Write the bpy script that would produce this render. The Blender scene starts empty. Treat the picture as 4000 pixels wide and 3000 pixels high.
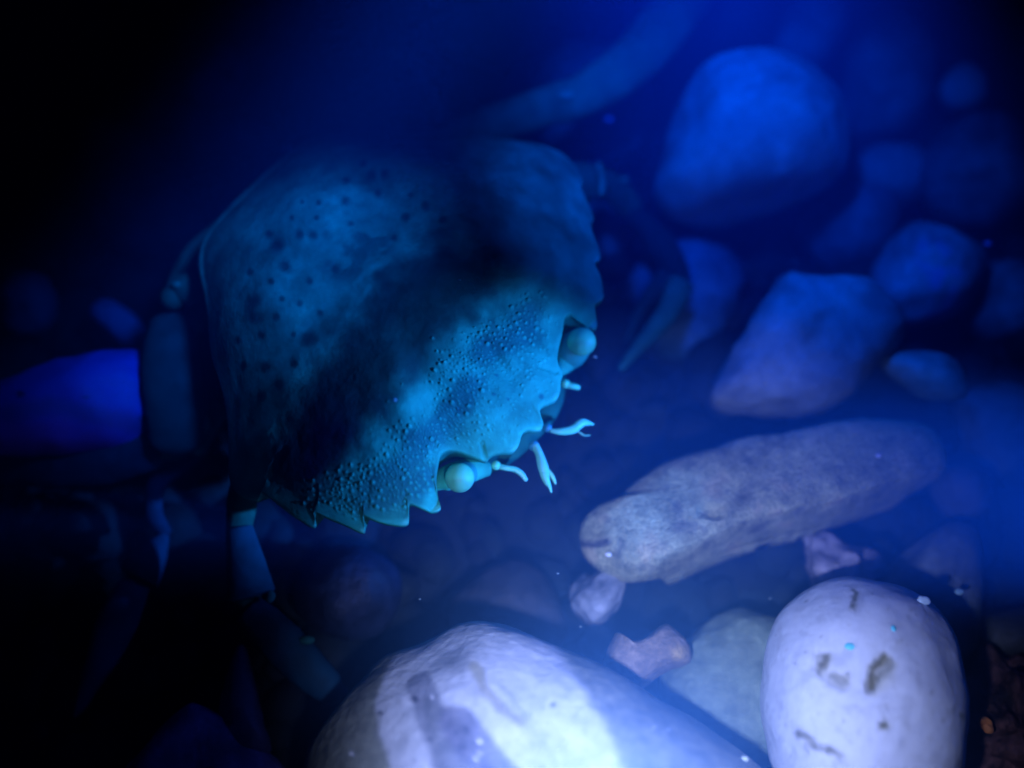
import bpy, math, random
import numpy as np
from mathutils import Vector, noise

# 1 unit = 10 cm
sc = bpy.context.scene
sc.unit_settings.system = 'METRIC'
sc.unit_settings.scale_length = 0.1
COL = sc.collection
random.seed(7)
RNG = np.random.default_rng(7)

# ------------------------------------------------------------------ camera
PITCH = math.radians(62)
K = 2.339e-4                                   # tangent of one photo pixel
D = np.array([0, math.cos(PITCH), -math.sin(PITCH)])
UP = np.array([0, math.sin(PITCH), math.cos(PITCH)])
RT = np.array([1.0, 0, 0])
P0 = np.array([0, 0, 0.30]) - D * 1.55
cam = bpy.data.cameras.new('camera')
cam.sensor_width = 36
cam.lens = 18 / (2000 * K)
cam.clip_start = 0.02
cam.clip_end = 100
cam.dof.use_dof = True
cam.dof.focus_distance = 1.47
cam.dof.aperture_fstop = 0.62
co = bpy.data.objects.new('camera', cam)
COL.objects.link(co)
co.location = P0
co.rotation_euler = (math.pi / 2 - PITCH, 0, 0)
sc.camera = co


def ray(px, py):
    return D + RT * ((px - 2000) * K) + UP * ((1500 - py) * K)


def at(px, py, z):
    r = ray(px, py)
    return P0 + r * ((z - P0[2]) / r[2])


def along(px, py, t):
    return P0 + ray(px, py) * t


def project(V):
    Q = np.asarray(V) - P0
    t = Q @ D
    return 2000 + (Q @ RT) / t / K, 1500 - (Q @ UP) / t / K


# ------------------------------------------------------------------ world and light: night, torch light from four unseen spot lamps
w = bpy.data.worlds.new('World')
sc.world = w
w.use_nodes = True
bg = w.node_tree.nodes['Background']
bg.inputs[0].default_value = (0.0, 0.004, 0.10, 1)
bg.inputs[1].default_value = 0.14
sc.view_settings.view_transform = 'Standard'
sc.view_settings.look = 'None'
sc.view_settings.gamma = 1
sc.view_settings.exposure = 0
sc.view_settings.use_curve_mapping = False
sc.cycles.use_denoising = True
sc.cycles.max_bounces = 6
sc.cycles.volume_bounces = 0


def torch(name, pos, aim, power, colour, cone, blend, radius):
    l = bpy.data.lights.new(name, 'SPOT')
    l.energy = power
    l.color = colour
    l.spot_size = math.radians(cone)
    l.spot_blend = blend
    l.shadow_soft_size = radius
    o = bpy.data.objects.new(name, l)
    COL.objects.link(o)
    o.location = pos
    o.rotation_euler = (Vector(aim) - Vector(pos)).to_track_quat('-Z', 'Y').to_euler()
    return o


# white torch held low in front of the stones, just under the picture, plus an added blue-green lamp off right for the crab's front
torch('torch_hot_spot', along(2250, 3750, 0.56), at(2480, 2780, 0.2), 172, (0.375, 0.46, 0.95), 61, 1.0, 0.03)
torch('added_spill', along(9500, 2500, 0.86), at(2110, 1750, 0.3), 1300, (0.02, 0.20, 1.0), 16.5, 0.8, 0.03)
# blue torch over the crab's back
torch('torch_back', along(2750, -1500, 0.76), at(940, 1200, 0.3), 105, (0.0, 0.15, 1.0), 27, 0.9, 0.10)
# blue torch over the stones on the right
torch('torch_blue', along(2500, -2600, 0.76), at(2930, 930, 0.1), 210, (0.0, 0.09, 1.0), 51, 1.0, 0.05)


# ------------------------------------------------------------------ helpers
def tag(o, label=None, cat=None, group=None, kind=None):
    for k, v in (('label', label), ('category', cat), ('group', group), ('kind', kind)):
        if v:
            o[k] = v
    return o


def link(name, V, F, mat, colours=None, parent=None, smooth=True):
    """one mesh object; V world coordinates; origin moved to the base of the thing"""
    V = np.asarray(V, dtype=float)
    org = np.array([V[:, 0].mean(), V[:, 1].mean(), V[:, 2].min()]) if parent is None else np.array(parent.location)
    me = bpy.data.meshes.new(name)
    me.from_pydata((V - org).tolist(), [], F)
    if smooth:
        me.polygons.foreach_set('use_smooth', [True] * len(me.polygons))
    if colours is not None:
        a = me.color_attributes.new('pigment', 'FLOAT_COLOR', 'POINT')
        c = np.ones((len(V), 4))
        c[:, :3] = colours
        a.data.foreach_set('color', c.ravel())
    me.update()
    me.materials.append(mat)
    o = bpy.data.objects.new(name, me)
    COL.objects.link(o)
    if parent is None:
        o.location = org
    else:
        o.parent = parent
    return o


def material(name, rough=0.6, scale=60, vary=0.35, bump=0.3, spec=0.4, bscale=None, sss=0, coat=0):
    m = bpy.data.materials.new(name)
    m.use_nodes = True
    nt = m.node_tree
    N, L = nt.nodes, nt.links
    b = N['Principled BSDF']
    b.inputs['Roughness'].default_value = rough
    b.inputs['Specular IOR Level'].default_value = spec
    b.inputs['Coat Weight'].default_value = coat
    b.inputs['Coat Roughness'].default_value = 0.25
    if sss:
        b.inputs['Subsurface Weight'].default_value = sss
        b.inputs['Subsurface Radius'].default_value = (0.3, 0.6, 1)
        b.inputs['Subsurface Scale'].default_value = 0.02
    at_ = N.new('ShaderNodeAttribute')
    at_.attribute_name = 'pigment'
    tc = N.new('ShaderNodeTexCoord')
    n1 = N.new('ShaderNodeTexNoise')
    n1.inputs['Scale'].default_value = scale
    n1.inputs['Detail'].default_value = 6
    n1.inputs['Roughness'].default_value = 0.7
    L.new(tc.outputs['Object'], n1.inputs['Vector'])
    mr = N.new('ShaderNodeMapRange')
    mr.inputs[1].default_value = 0.3
    mr.inputs[2].default_value = 0.7
    mr.inputs[3].default_value = 1 - vary
    mr.inputs[4].default_value = 1 + vary * 0.6
    L.new(n1.outputs[0], mr.inputs[0])
    mx = N.new('ShaderNodeVectorMath')
    mx.operation = 'SCALE'
    L.new(at_.outputs['Color'], mx.inputs[0])
    L.new(mr.outputs[0], mx.inputs['Scale'])
    L.new(mx.outputs[0], b.inputs['Base Color'])
    n2 = N.new('ShaderNodeTexNoise')
    n2.inputs['Scale'].default_value = bscale or scale * 1.6
    n2.inputs['Detail'].default_value = 5
    L.new(tc.outputs['Object'], n2.inputs['Vector'])
    bp = N.new('ShaderNodeBump')
    bp.inputs['Strength'].default_value = bump
    bp.inputs['Distance'].default_value = 0.01
    L.new(n2.outputs[0], bp.inputs['Height'])
    L.new(bp.outputs[0], b.inputs['Normal'])
    return m


M_STONE = material('stone', 0.65, 45, 0.25, 0.35)
M_ROUGH = material('rough_stone', 0.8, 90, 0.4, 0.4, bscale=140)
M_SMOOTH = material('smooth_white_stone', 0.5, 30, 0.08, 0.10)
M_EGG = material('pitted_white_stone', 0.6, 85, 0.10, 0.22, bscale=60)
M_SAND = material('sandy_stone', 0.85, 210, 0.55, 0.6, bscale=190)
M_SHELL = material('crab_shell', 0.72, 40, 0.30, 0.12, 0.2, 160)
M_EYE = material('crab_eye', 0.5, 90, 0.12, 0.05, 0.6, sss=0.3)
M_FEELER = material('crab_feeler', 0.35, 60, 0.1, 0.1, 0.5)
M_SPECK = material('speck', 0.45, 60, 0.1, 0.1, 0.6)
M_GRAVEL = material('gravel', 0.85, 30, 0.4, 0.6)


def smooth_closed(pts, n, it=2):
    """resample a closed outline evenly and round it"""
    P = np.array(pts, float)
    for _ in range(it):                                  # Chaikin corner cutting
        Q = np.roll(P, -1, 0)
        P = np.stack([P * .75 + Q * .25, P * .25 + Q * .75], 1).reshape(-1, 2)
    return resample(P, n)


def resample(P, n, closed=True):
    if closed:
        P = np.vstack([P, P[:1]])
    s = np.r_[0, np.cumsum(np.linalg.norm(np.diff(P, axis=0), axis=1))]
    t = np.linspace(0, s[-1], n, endpoint=not closed)
    return np.stack([np.interp(t, s, P[:, i]) for i in range(P.shape[1])], 1)


def fbm(V, scale, seed, octaves=3):
    out = np.empty(len(V))
    off = Vector((seed * 3.1, seed * 1.7, seed * 7.3))
    for i, v in enumerate(V):
        out[i] = noise.fractal(Vector(v) * scale + off, 1.0, 2.0, octaves)
    return out


def seg_dist(px, py, pts):
    """distance in photo pixels to a polyline, and position along it"""
    best = np.full(px.shape, 1e9)
    for (x0, y0), (x1, y1) in zip(pts[:-1], pts[1:]):
        dx, dy = x1 - x0, y1 - y0
        t = np.clip(((px - x0) * dx + (py - y0) * dy) / (dx * dx + dy * dy + 1e-9), 0, 1)
        best = np.minimum(best, np.hypot(px - x0 - t * dx, py - y0 - t * dy))
    return best


def sstep(a, b, x):
    t = np.clip((x - a) / (b - a), 0, 1)
    return t * t * (3 - 2 * t)


def stone(name, label, cat, outline, z, thick, base, p=2.3, q=2.0, f=0.4, n=140, m=26, lump=0.012, lscale=9,
          mat=None, paint=None, group=None, seed=1, it=2, dents=None):
    """a closed stone: a rounded plan outline with real thickness either side of its middle plane"""
    ol = smooth_closed(outline, n, it)
    c2 = ol.mean(0)
    C = at(c2[0], c2[1], z)
    v = -ray(*c2)
    v /= np.linalg.norm(v)
    nrm = v * (1 - f) + np.array([0, 0, 1.0]) * f
    nrm /= np.linalg.norm(nrm)
    B = []
    for x, y in ol:
        r = ray(x, y)
        B.append(P0 + r * (((C - P0) @ nrm) / (r @ nrm)))
    B = np.array(B)
    ph = np.linspace(0, math.pi / 2, m)
    V, F = [], []
    prof = []
    for a in ph[1:]:
        prof.append((math.sin(a), 1))
    for a in ph[1:-1][::-1]:
        prof.append((math.sin(a), -1))
    V.append(C + nrm * thick)
    for s, sg in prof:
        h = (max(0, 1 - s ** p)) ** (1 / q) * thick * (1 if sg > 0 else 0.9)
        V.extend(C + (B - C) * s + nrm * (h * sg))
    V.append(C - nrm * thick * 0.9)
    V = np.array(V)
    R = len(prof)
    for j in range(n):
        F.append((0, 1 + (j + 1) % n, 1 + j)[::-1])
    for i in range(R - 1):
        a, b = 1 + i * n, 1 + (i + 1) * n
        for j in range(n):
            k = (j + 1) % n
            F.append((a + j, b + j, b + k, a + k))
    e = len(V) - 1
    a = 1 + (R - 1) * n
    for j in range(n):
        F.append((a + j, e, a + (j + 1) % n))
    dirv = V - C
    ln = np.linalg.norm(dirv, axis=1)[:, None]
    V = V + dirv / (ln + 1e-6) * (fbm(V, lscale, seed)[:, None] * lump)
    px, py = project(V)
    front = (V - C) @ nrm > -0.02
    if dents:
        for pts, wd, dep in dents:
            k = (1 - sstep(wd * 0.2, wd, seg_dist(px, py, pts))) * front
            V = V - nrm * (k * dep)[:, None]
    cols = np.tile(np.array(base, float), (len(V), 1))
    if paint:
        cols = paint(px, py, cols, front, V)
    return tag(link(name, V, F, mat or M_STONE, cols), label, cat, group)


def blend(cols, k, rgb):
    return cols * (1 - k[:, None]) + np.array(rgb) * k[:, None]


# ------------------------------------------------------------------ seabed and water
def build_seabed():
    n = 120
    xs = np.linspace(-6, 6, n)
    ys = np.linspace(-5, 7, n)
    X, Y = np.meshgrid(xs, ys)
    V = np.stack([X.ravel(), Y.ravel(), np.zeros(n * n)], 1)
    V[:, 2] = fbm(V, 1.5, 3) * 0.03 - 0.04
    F = [(i * n + j, i * n + j + 1, (i + 1) * n + j + 1, (i + 1) * n + j) for i in range(n - 1) for j in range(n - 1)]
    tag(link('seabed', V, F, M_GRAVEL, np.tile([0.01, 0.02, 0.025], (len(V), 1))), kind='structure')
    # loose gravel, uncountable
    import bmesh
    bm = bmesh.new()
    bmesh.ops.create_icosphere(bm, subdivisions=2, radius=1)
    sv = np.array([v.co[:] for v in bm.verts])
    sf = np.array([[v.index for v in f.verts] for f in bm.faces])
    bm.free()
    AV, AF, AC = [], [], []
    off = 0
    for i in range(3200):
        x, y = RNG.uniform(-1.5, 1.5), RNG.uniform(-0.9, 1.9)
        r = RNG.choice([0.022, 0.03, 0.045, 0.06], p=[.35, .35, .2, .1]) * RNG.uniform(.8, 1.2)
        s = np.array([RNG.uniform(.8, 1.3), RNG.uniform(.7, 1.1), RNG.uniform(.45, .8)]) * r
        a = RNG.uniform(0, 6.28)
        q = sv * (1 + RNG.normal(0, .06, (len(sv), 1))) * s
        c, d = math.cos(a), math.sin(a)
        q = np.stack([q[:, 0] * c - q[:, 1] * d, q[:, 0] * d + q[:, 1] * c, q[:, 2]], 1)
        AV.append(q + [x, y, -0.03 + RNG.uniform(0, .05)])
        AF.append(sf + off)
        off += len(sv)
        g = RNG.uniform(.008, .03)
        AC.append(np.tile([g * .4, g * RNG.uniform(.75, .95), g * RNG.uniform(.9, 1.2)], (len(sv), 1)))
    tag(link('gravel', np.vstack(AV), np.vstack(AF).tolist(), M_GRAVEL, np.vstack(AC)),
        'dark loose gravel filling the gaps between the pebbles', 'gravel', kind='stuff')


build_seabed()


def build_haze():
    x, y, z0, z1 = 8, 9, -10, 3
    V = [(-x, -y, z0), (x, -y, z0), (x, y, z0), (-x, y, z0), (-x, -y, z1), (x, -y, z1), (x, y, z1), (-x, y, z1)]
    F = [(3, 2, 1, 0), (4, 5, 6, 7), (0, 1, 5, 4), (1, 2, 6, 5), (2, 3, 7, 6), (3, 0, 4, 7)]
    m = bpy.data.materials.new('murky_water')
    m.use_nodes = True
    nt = m.node_tree
    nt.nodes.remove(nt.nodes['Principled BSDF'])
    v = nt.nodes.new('ShaderNodeVolumePrincipled')
    v.inputs['Color'].default_value = (0.12, 0.42, 1, 1)
    v.inputs['Density'].default_value = 0.45
    v.inputs['Anisotropy'].default_value = 0.0
    nt.links.new(v.outputs[0], nt.nodes['Material Output'].inputs['Volume'])
    tag(link('haze', V, F, m, smooth=False), 'murky blue sea water around the crab and stones', 'water', kind='stuff')


build_haze()


# ------------------------------------------------------------------ stones
def paint_egg(px, py, c, fr, V):
    brk = fbm(V, 60, 17, 4)
    px = px + fbm(V, 40, 5, 4) * 26
    py = py + fbm(V, 40, 6, 4) * 26
    c = blend(c, 0.28 * (1 - sstep(10, 50, seg_dist(px, py, [(3210, 2560), (3185, 2610), (3296, 2670)]))) * fr, (.55, .5, .25))
    for pts, wd, a in (([(3322, 2300), (3333, 2335), (3335, 2370)], 16, .9), ([(3215, 2556), (3200, 2575)], 22, .8),
                       ([(3195, 2590), (3180, 2615)], 14, .6), ([(3240, 2630), (3300, 2668)], 18, .55),
                       ([(3310, 2640), (3325, 2628)], 10, .6),
                       ([(3455, 2575), (3425, 2630), (3398, 2685)], 27, 1), ([(3405, 2705), (3412, 2722)], 12, .7),
                       ([(3442, 2817), (3444, 2820)], 17, 1), ([(3755, 2795), (3757, 2797)], 16, .9),
                       ([(3119, 2868), (3190, 2905), (3283, 2963)], 20, .8), ([(3490, 2520), (3540, 2500)], 9, .3),
                       ([(3130, 2895), (3160, 2935)], 10, .3)):
        c = blend(c, a * (1 - sstep(wd * .05, wd * 1.6, seg_dist(px, py, pts))) * fr * np.clip(.95 + 1.1 * brk, 0, 1), (.09, .07, .03))
        c = blend(c, .25 * a * (1 - sstep(wd * .4, wd * 2.0, seg_dist(px - 8, py - 8, pts))) * fr, (.5, .46, .2))
    c = blend(c, .22 * (1 - sstep(10, 40, seg_dist(px, py, [(3475, 2600), (3450, 2680)]))) * fr, (.45, .42, .2))
    nz = fbm(V, 55, 9)
    c = c * (1 - 0.16 * sstep(.1, .6, nz))[:, None]
    return blend(c, .5 * sstep(.55, .75, fbm(V, 130, 19, 2)), (.3, .27, .2))


stone('pebble', 'smooth white egg shaped pebble with dark pits and slits, brightest of all the stones', 'pebble',
      [(3328, 2252), (3245, 2268), (3165, 2308), (3078, 2385), (3020, 2475), (2984, 2583), (2970, 2710), (2977, 2836), (3014, 2988), (3090, 3150), (3230, 3290),
       (3400, 3330), (3570, 3280), (3700, 3140), (3768, 2994), (3788, 2836), (3788, 2678), (3768, 2558), (3730, 2466), (3666, 2375), (3583, 2312), (3456, 2262)],
      0.16, 0.145, (.86, .86, .84), mat=M_EGG, n=420, m=80, lump=.010, lscale=6, f=.15, paint=paint_egg, seed=4,
      dents=[([(3455, 2575), (3425, 2630), (3398, 2685)], 30, .003), ([(3210, 2560), (3185, 2610), (3296, 2670)], 40, .002),
             ([(3119, 2868), (3190, 2905), (3283, 2963)], 26, .002)])


def paint_striped(px, py, c, fr, V):
    wob = fbm(V, 14, 5) * 22
    wob2 = fbm(V, 30, 15) * 14
    x, y = px + wob, py + wob2
    # broad white bands over grey
    def band(pts, wd, soft=.75):
        return (1 - sstep(wd * soft, wd, seg_dist(x, y, pts)))
    white = np.maximum.reduce([band([(1900, 2500), (2050, 2560), (2160, 2720), (2260, 2900), (2380, 3200)], 160, .62),
                               band([(1760, 2560), (1600, 2620), (1560, 2760), (1620, 3000), (1650, 3200)], 105, .7),
                               band([(1800, 2540), (2100, 2600)], 110), band([(1700, 2620), (1900, 2760), (2050, 3000), (2100, 3200)], 120, .7)])
    c = blend(c, white, (.60, .60, .58))
    c = blend(c, .75 * band([(1650, 2690), (1690, 2800), (1740, 2930), (1800, 3200)], 75, .6), (.20, .20, .22))
    c = blend(c, .85 * band([(1790, 2820), (1860, 2930), (1960, 3050), (2000, 3300)], 90, .6), (.17, .16, .19))
    c = blend(c, .65 * band([(1740, 2580), (1800, 2600)], 60, .3), (.36, .36, .34))
    c = blend(c, .75 * band([(1850, 2600), (1900, 2690), (1970, 2770), (2040, 2825)], 30, .3), (.30, .27, .14))
    c = blend(c, .4 * band([(1900, 2690), (1850, 2700)], 45, .2), (.35, .33, .28))
    c = blend(c, .6 * band([(2080, 2850), (2140, 3100)], 60, .2), (.5, .5, .5))
    for sx, sy, r in ((1621, 2732, 18), (2160, 2754, 15), (1820, 2846, 14), (1680, 2890, 10), (1484, 2785, 14), (1610, 2970, 10),
                      (2120, 2760, 8), (2080, 2905, 8), (1780, 2860, 12)):
        c = blend(c, .85 * (1 - sstep(r * .4, r, np.hypot(px - sx, py - sy))), (.05, .04, .05))
    for sx, sy, r in ((1872, 2895, 13), (1870, 2940, 9), (1860, 2965, 7), (1690, 2725, 7), (2555, 2840, 8), (2610, 2850, 8), (1375, 2945, 10)):
        c = blend(c, (1 - sstep(r * .4, r, np.hypot(px - sx, py - sy))), (.9, .9, .9))
    nz = fbm(V, 90, 8)
    return c * (1 + .28 * np.clip(nz, -1, 1) * (1 - .8 * white))[:, None]


stone('boulder', 'large grey stone with broad white bands around a dark patch', 'stone',
      [(1190, 3050), (1290, 2830), (1400, 2680), (1540, 2570), (1700, 2520), (1820, 2455), (1960, 2450), (2150, 2500), (2350, 2605), (2600, 2770),
       (2980, 3000), (3080, 3200), (2950, 3450), (2400, 3650), (1800, 3650), (1350, 3450), (1180, 3250)],
      0.14, 0.20, (.25, .25, .175), p=2.8, n=560, m=80, lump=.014, lscale=5, f=.35, paint=paint_striped, seed=11)


def paint_rock(px, py, c, fr, V):
    nz, n2 = fbm(V, 22, 21, 5), fbm(V, 70, 22, 4)
    c = c * (1 + .45 * np.clip(nz, -1, 1) + .35 * np.clip(n2, -1, 1))[:, None]
    c = blend(c, sstep(.25, .7, nz) * .5, (.55, .42, .25))
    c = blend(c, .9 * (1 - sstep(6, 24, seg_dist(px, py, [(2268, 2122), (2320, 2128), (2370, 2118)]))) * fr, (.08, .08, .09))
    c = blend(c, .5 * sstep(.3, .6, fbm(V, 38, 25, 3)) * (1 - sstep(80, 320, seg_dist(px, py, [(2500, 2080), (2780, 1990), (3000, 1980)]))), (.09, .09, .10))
    return np.clip(c, .02, .9)


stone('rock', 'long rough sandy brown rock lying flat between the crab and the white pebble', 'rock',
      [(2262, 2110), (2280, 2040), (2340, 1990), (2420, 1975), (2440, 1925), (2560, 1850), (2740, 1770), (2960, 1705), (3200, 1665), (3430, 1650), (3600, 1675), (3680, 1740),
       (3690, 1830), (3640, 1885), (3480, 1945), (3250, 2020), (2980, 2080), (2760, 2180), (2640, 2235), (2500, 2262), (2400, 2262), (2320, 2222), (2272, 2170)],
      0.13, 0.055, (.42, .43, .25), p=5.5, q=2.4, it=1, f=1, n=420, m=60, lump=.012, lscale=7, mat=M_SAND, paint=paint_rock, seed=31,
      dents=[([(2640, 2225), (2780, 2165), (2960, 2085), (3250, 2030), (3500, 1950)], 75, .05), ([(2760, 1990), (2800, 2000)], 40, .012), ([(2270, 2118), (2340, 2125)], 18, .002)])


def mottle(amt, sc_, seed):
    def f(px, py, c, fr, V):
        return np.clip(c * (1 + 1.4 * amt * np.clip(fbm(V, sc_, seed, 4) + .5 * fbm(V, sc_ * 4, seed + 1, 3), -.7, .9))[:, None], .008, .9)
    return f


def paint_round(px, py, c, fr, V):
    c = mottle(.4, 9, 41)(px, py, c, fr, V)
    c = blend(c, .6 * (1 - sstep(30, 130, seg_dist(px, py, [(2800, 520), (2870, 480), (3100, 500)]))), (.2, .24, .26))
    return c


stone('boulder', 'big round pale stone, highest and largest of the stones behind the crab', 'stone',
      [(2700, 300), (2830, 225), (3000, 210), (3150, 260), (3270, 390), (3315, 560), (3290, 690), (3130, 790), (2950, 860), (2750, 890), (2590, 850),
       (2540, 740), (2600, 580), (2650, 420)],
      0.20, 0.16, (.40, .42, .42), paint=paint_round, seed=41, lump=.02, lscale=5)
stone('stone', 'narrow tilted slab standing behind the big round pale stone', 'stone',
      [(3000, 200), (3080, 60), (3120, -100), (3300, -120), (3310, 60), (3270, 180), (3180, 300), (3050, 300)],
      0.12, 0.07, (.30, .31, .33), p=3.5, seed=42, paint=mottle(.4, 12, 42))
stone('stone', 'dim rounded stone just right of the big round pale stone', 'stone',
      [(3330, 160), (3430, 70), (3560, 60), (3650, 150), (3670, 320), (3620, 480), (3480, 560), (3320, 560), (3250, 380)],
      0.08, 0.10, (.19, .19, .21), seed=43, paint=mottle(.4, 12, 43))
stone('pebble', 'small pale pebble alone near the upper right edge of the scene', 'pebble',
      [(3650, 350), (3700, 280), (3780, 240), (3850, 290), (3865, 370), (3810, 430), (3740, 450), (3670, 410)],
      0.13, 0.045, (.42, .43, .46), seed=44, n=80, m=14, lump=.008)
stone('stone', 'large dull stone under the small pale pebble at the right edge', 'stone',
      [(3600, 620), (3680, 480), (3850, 440), (4000, 520), (4060, 700), (3980, 850), (3800, 900), (3640, 860), (3570, 740)],
      0.07, 0.10, (.14, .14, .17), seed=45, paint=mottle(.5, 14, 45))
stone('stone', 'dull stone half out of the picture in the upper right corner', 'stone',
      [(3930, 150), (3990, 30), (4150, 0), (4200, 300), (4100, 430), (3960, 380)],
      0.07, 0.09, (.12, .12, .15), seed=46)


def paint_slab(px, py, c, fr, V):
    c = mottle(.35, 10, 51)(px, py, c, fr, V)
    k = sstep(-40, 60, (px - 3300) * .74 + (py - 1250) * .62)  # shaded right-hand face, painted darker into the slab's colour
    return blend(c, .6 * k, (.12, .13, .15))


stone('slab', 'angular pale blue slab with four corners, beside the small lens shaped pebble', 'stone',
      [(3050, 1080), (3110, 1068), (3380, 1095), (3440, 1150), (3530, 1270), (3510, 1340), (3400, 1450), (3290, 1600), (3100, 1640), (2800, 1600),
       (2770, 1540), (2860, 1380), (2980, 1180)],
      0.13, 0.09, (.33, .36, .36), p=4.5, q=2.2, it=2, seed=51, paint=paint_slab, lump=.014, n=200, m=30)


def paint_crust(px, py, c, fr, V):
    c = mottle(.5, 14, 52)(px, py, c, fr, V)
    k = (1 - sstep(25, 90, seg_dist(px, py, [(3640, 990), (3690, 1080), (3650, 1230)]))) * sstep(-.1, .4, fbm(V, 40, 53))
    return blend(c, .8 * k, (.4, .35, .7))


stone('stone', 'broad stone with a crusty bright streak, behind the angular slab', 'stone',
      [(3400, 1150), (3460, 960), (3560, 870), (3700, 890), (3830, 960), (3850, 1070), (3790, 1180), (3640, 1260), (3560, 1290), (3430, 1260)],
      0.08, 0.09, (.30, .32, .36), seed=52, paint=paint_crust, mat=M_ROUGH)
stone('pebble', 'small lens shaped pale pebble pointed at one end, beside the angular slab', 'pebble',
      [(3425, 1415), (3490, 1385), (3620, 1372), (3740, 1395), (3790, 1500), (3785, 1560), (3700, 1572), (3600, 1550), (3500, 1490)],
      0.15, 0.05, (.34, .46, .42), p=2, seed=54, n=120, m=20, lump=.006, paint=mottle(.3, 20, 54))
stone('stone', 'dark rounded stone under the far end of the long brown rock', 'stone',
      [(3600, 1880), (3720, 1800), (3850, 1830), (3880, 1950), (3820, 2040), (3680, 2020)],
      0.05, 0.07, (.12, .13, .16), seed=55)
stone('pebble', 'round pale pebble tucked under the rounded end of the long brown rock', 'pebble',
      [(2205, 2330), (2240, 2260), (2330, 2225), (2430, 2235), (2455, 2300), (2420, 2390), (2340, 2435), (2250, 2420)],
      0.085, 0.045, (.26, .27, .28), seed=61, n=100, m=18, lump=.02, lscale=14, paint=mottle(.7, 16, 63))


def paint_pink(px, py, c, fr, V):
    c = mottle(.3, 30, 64)(px, py, c, fr, V)
    c = blend(c, .7 * (1 - sstep(10, 50, np.hypot(px - 2655, py - 2555))), (.6, .42, .15))
    return c


stone('chip', 'pinkish angular stone chip with a notched top, resting against the banded stone', 'stone',
      [(2385, 2475), (2400, 2465), (2450, 2505), (2520, 2490), (2590, 2440), (2620, 2445), (2680, 2510), (2695, 2580), (2660, 2600), (2600, 2615),
       (2510, 2695), (2490, 2700), (2370, 2650), (2340, 2600)],
      0.13, 0.055, (.32, .24, .16), p=5, it=1, seed=64, n=160, m=22, lump=.008, paint=paint_pink, mat=M_ROUGH)
stone('stone', 'flat greenish grey stone between the pink chip and the white egg shaped pebble', 'stone',
      [(2590, 2620), (2680, 2480), (2800, 2405), (2950, 2390), (3120, 2420), (3150, 2700), (3080, 2960), (2960, 3000), (2780, 2920), (2600, 2790)],
      0.06, 0.075, (.20, .25, .155), p=4, seed=65, n=180, m=26, lump=.012, paint=mottle(.3, 20, 65))
stone('pebble', 'pinkish lumpy pebble peeping out above the white egg shaped pebble', 'pebble',
      [(3140, 2190), (3170, 2100), (3240, 2090), (3320, 2130), (3390, 2150), (3425, 2220), (3400, 2320), (3280, 2380), (3170, 2330)],
      0.06, 0.06, (.38, .34, .38), seed=66, n=100, m=18, lump=.022, lscale=18, paint=mottle(.5, 25, 66))
stone('stone', 'dark green grey angular stone behind the white egg shaped pebble', 'stone',
      [(3430, 2250), (3560, 2150), (3690, 2045), (3780, 2060), (3840, 2160), (3830, 2350), (3800, 2550), (3680, 2640), (3500, 2560), (3410, 2400)],
      0.045, 0.07, (.13, .16, .16), p=4, seed=67, n=160, m=24, paint=mottle(.4, 22, 67))
stone('stone', 'dark low stone at the right edge beside the dark green grey stone', 'stone',
      [(3760, 2440), (3850, 2380), (4000, 2360), (4100, 2420), (4100, 2580), (3900, 2600), (3780, 2550)],
      0.03, 0.06, (.08, .09, .10), seed=68)
stone('stone', 'reddish brown gritty stone in the corner right of the white egg shaped pebble', 'stone',
      [(3700, 2700), (3800, 2560), (3950, 2540), (4150, 2600), (4200, 2900), (4100, 3200), (3850, 3250), (3700, 3000)],
      0.04, 0.09, (.14, .06, .05), seed=69, n=200, m=26, lump=.03, lscale=22, mat=M_ROUGH, paint=mottle(.9, 30, 69))
stone('chip', 'tiny orange stone chip on the reddish brown gritty stone', 'chip',
      [(3815, 2840), (3820, 2805), (3850, 2795), (3880, 2820), (3872, 2850), (3840, 2858)],
      0.135, 0.012, (.75, .25, .06), seed=70, n=50, m=10, lump=.012, lscale=40)
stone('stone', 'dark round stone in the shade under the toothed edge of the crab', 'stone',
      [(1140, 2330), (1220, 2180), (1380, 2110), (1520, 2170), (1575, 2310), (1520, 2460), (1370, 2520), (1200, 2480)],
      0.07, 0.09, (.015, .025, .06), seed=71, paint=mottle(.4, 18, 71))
stone('stone', 'dark brown stone rising behind the banded stone, right of the dark round stone', 'stone',
      [(1760, 2360), (1850, 2230), (2000, 2200), (2130, 2260), (2215, 2400), (2220, 2530), (2100, 2620), (1880, 2600), (1760, 2500)],
      0.035, 0.07, (.045, .045, .05), seed=72, paint=mottle(.4, 18, 72))
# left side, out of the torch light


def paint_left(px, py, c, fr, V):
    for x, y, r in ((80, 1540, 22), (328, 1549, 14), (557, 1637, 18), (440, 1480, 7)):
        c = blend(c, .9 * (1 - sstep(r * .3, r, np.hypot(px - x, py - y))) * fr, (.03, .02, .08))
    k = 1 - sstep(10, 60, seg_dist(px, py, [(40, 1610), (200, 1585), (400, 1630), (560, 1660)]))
    return blend(c, .45 * k * fr, (.15, .15, .4))


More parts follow.
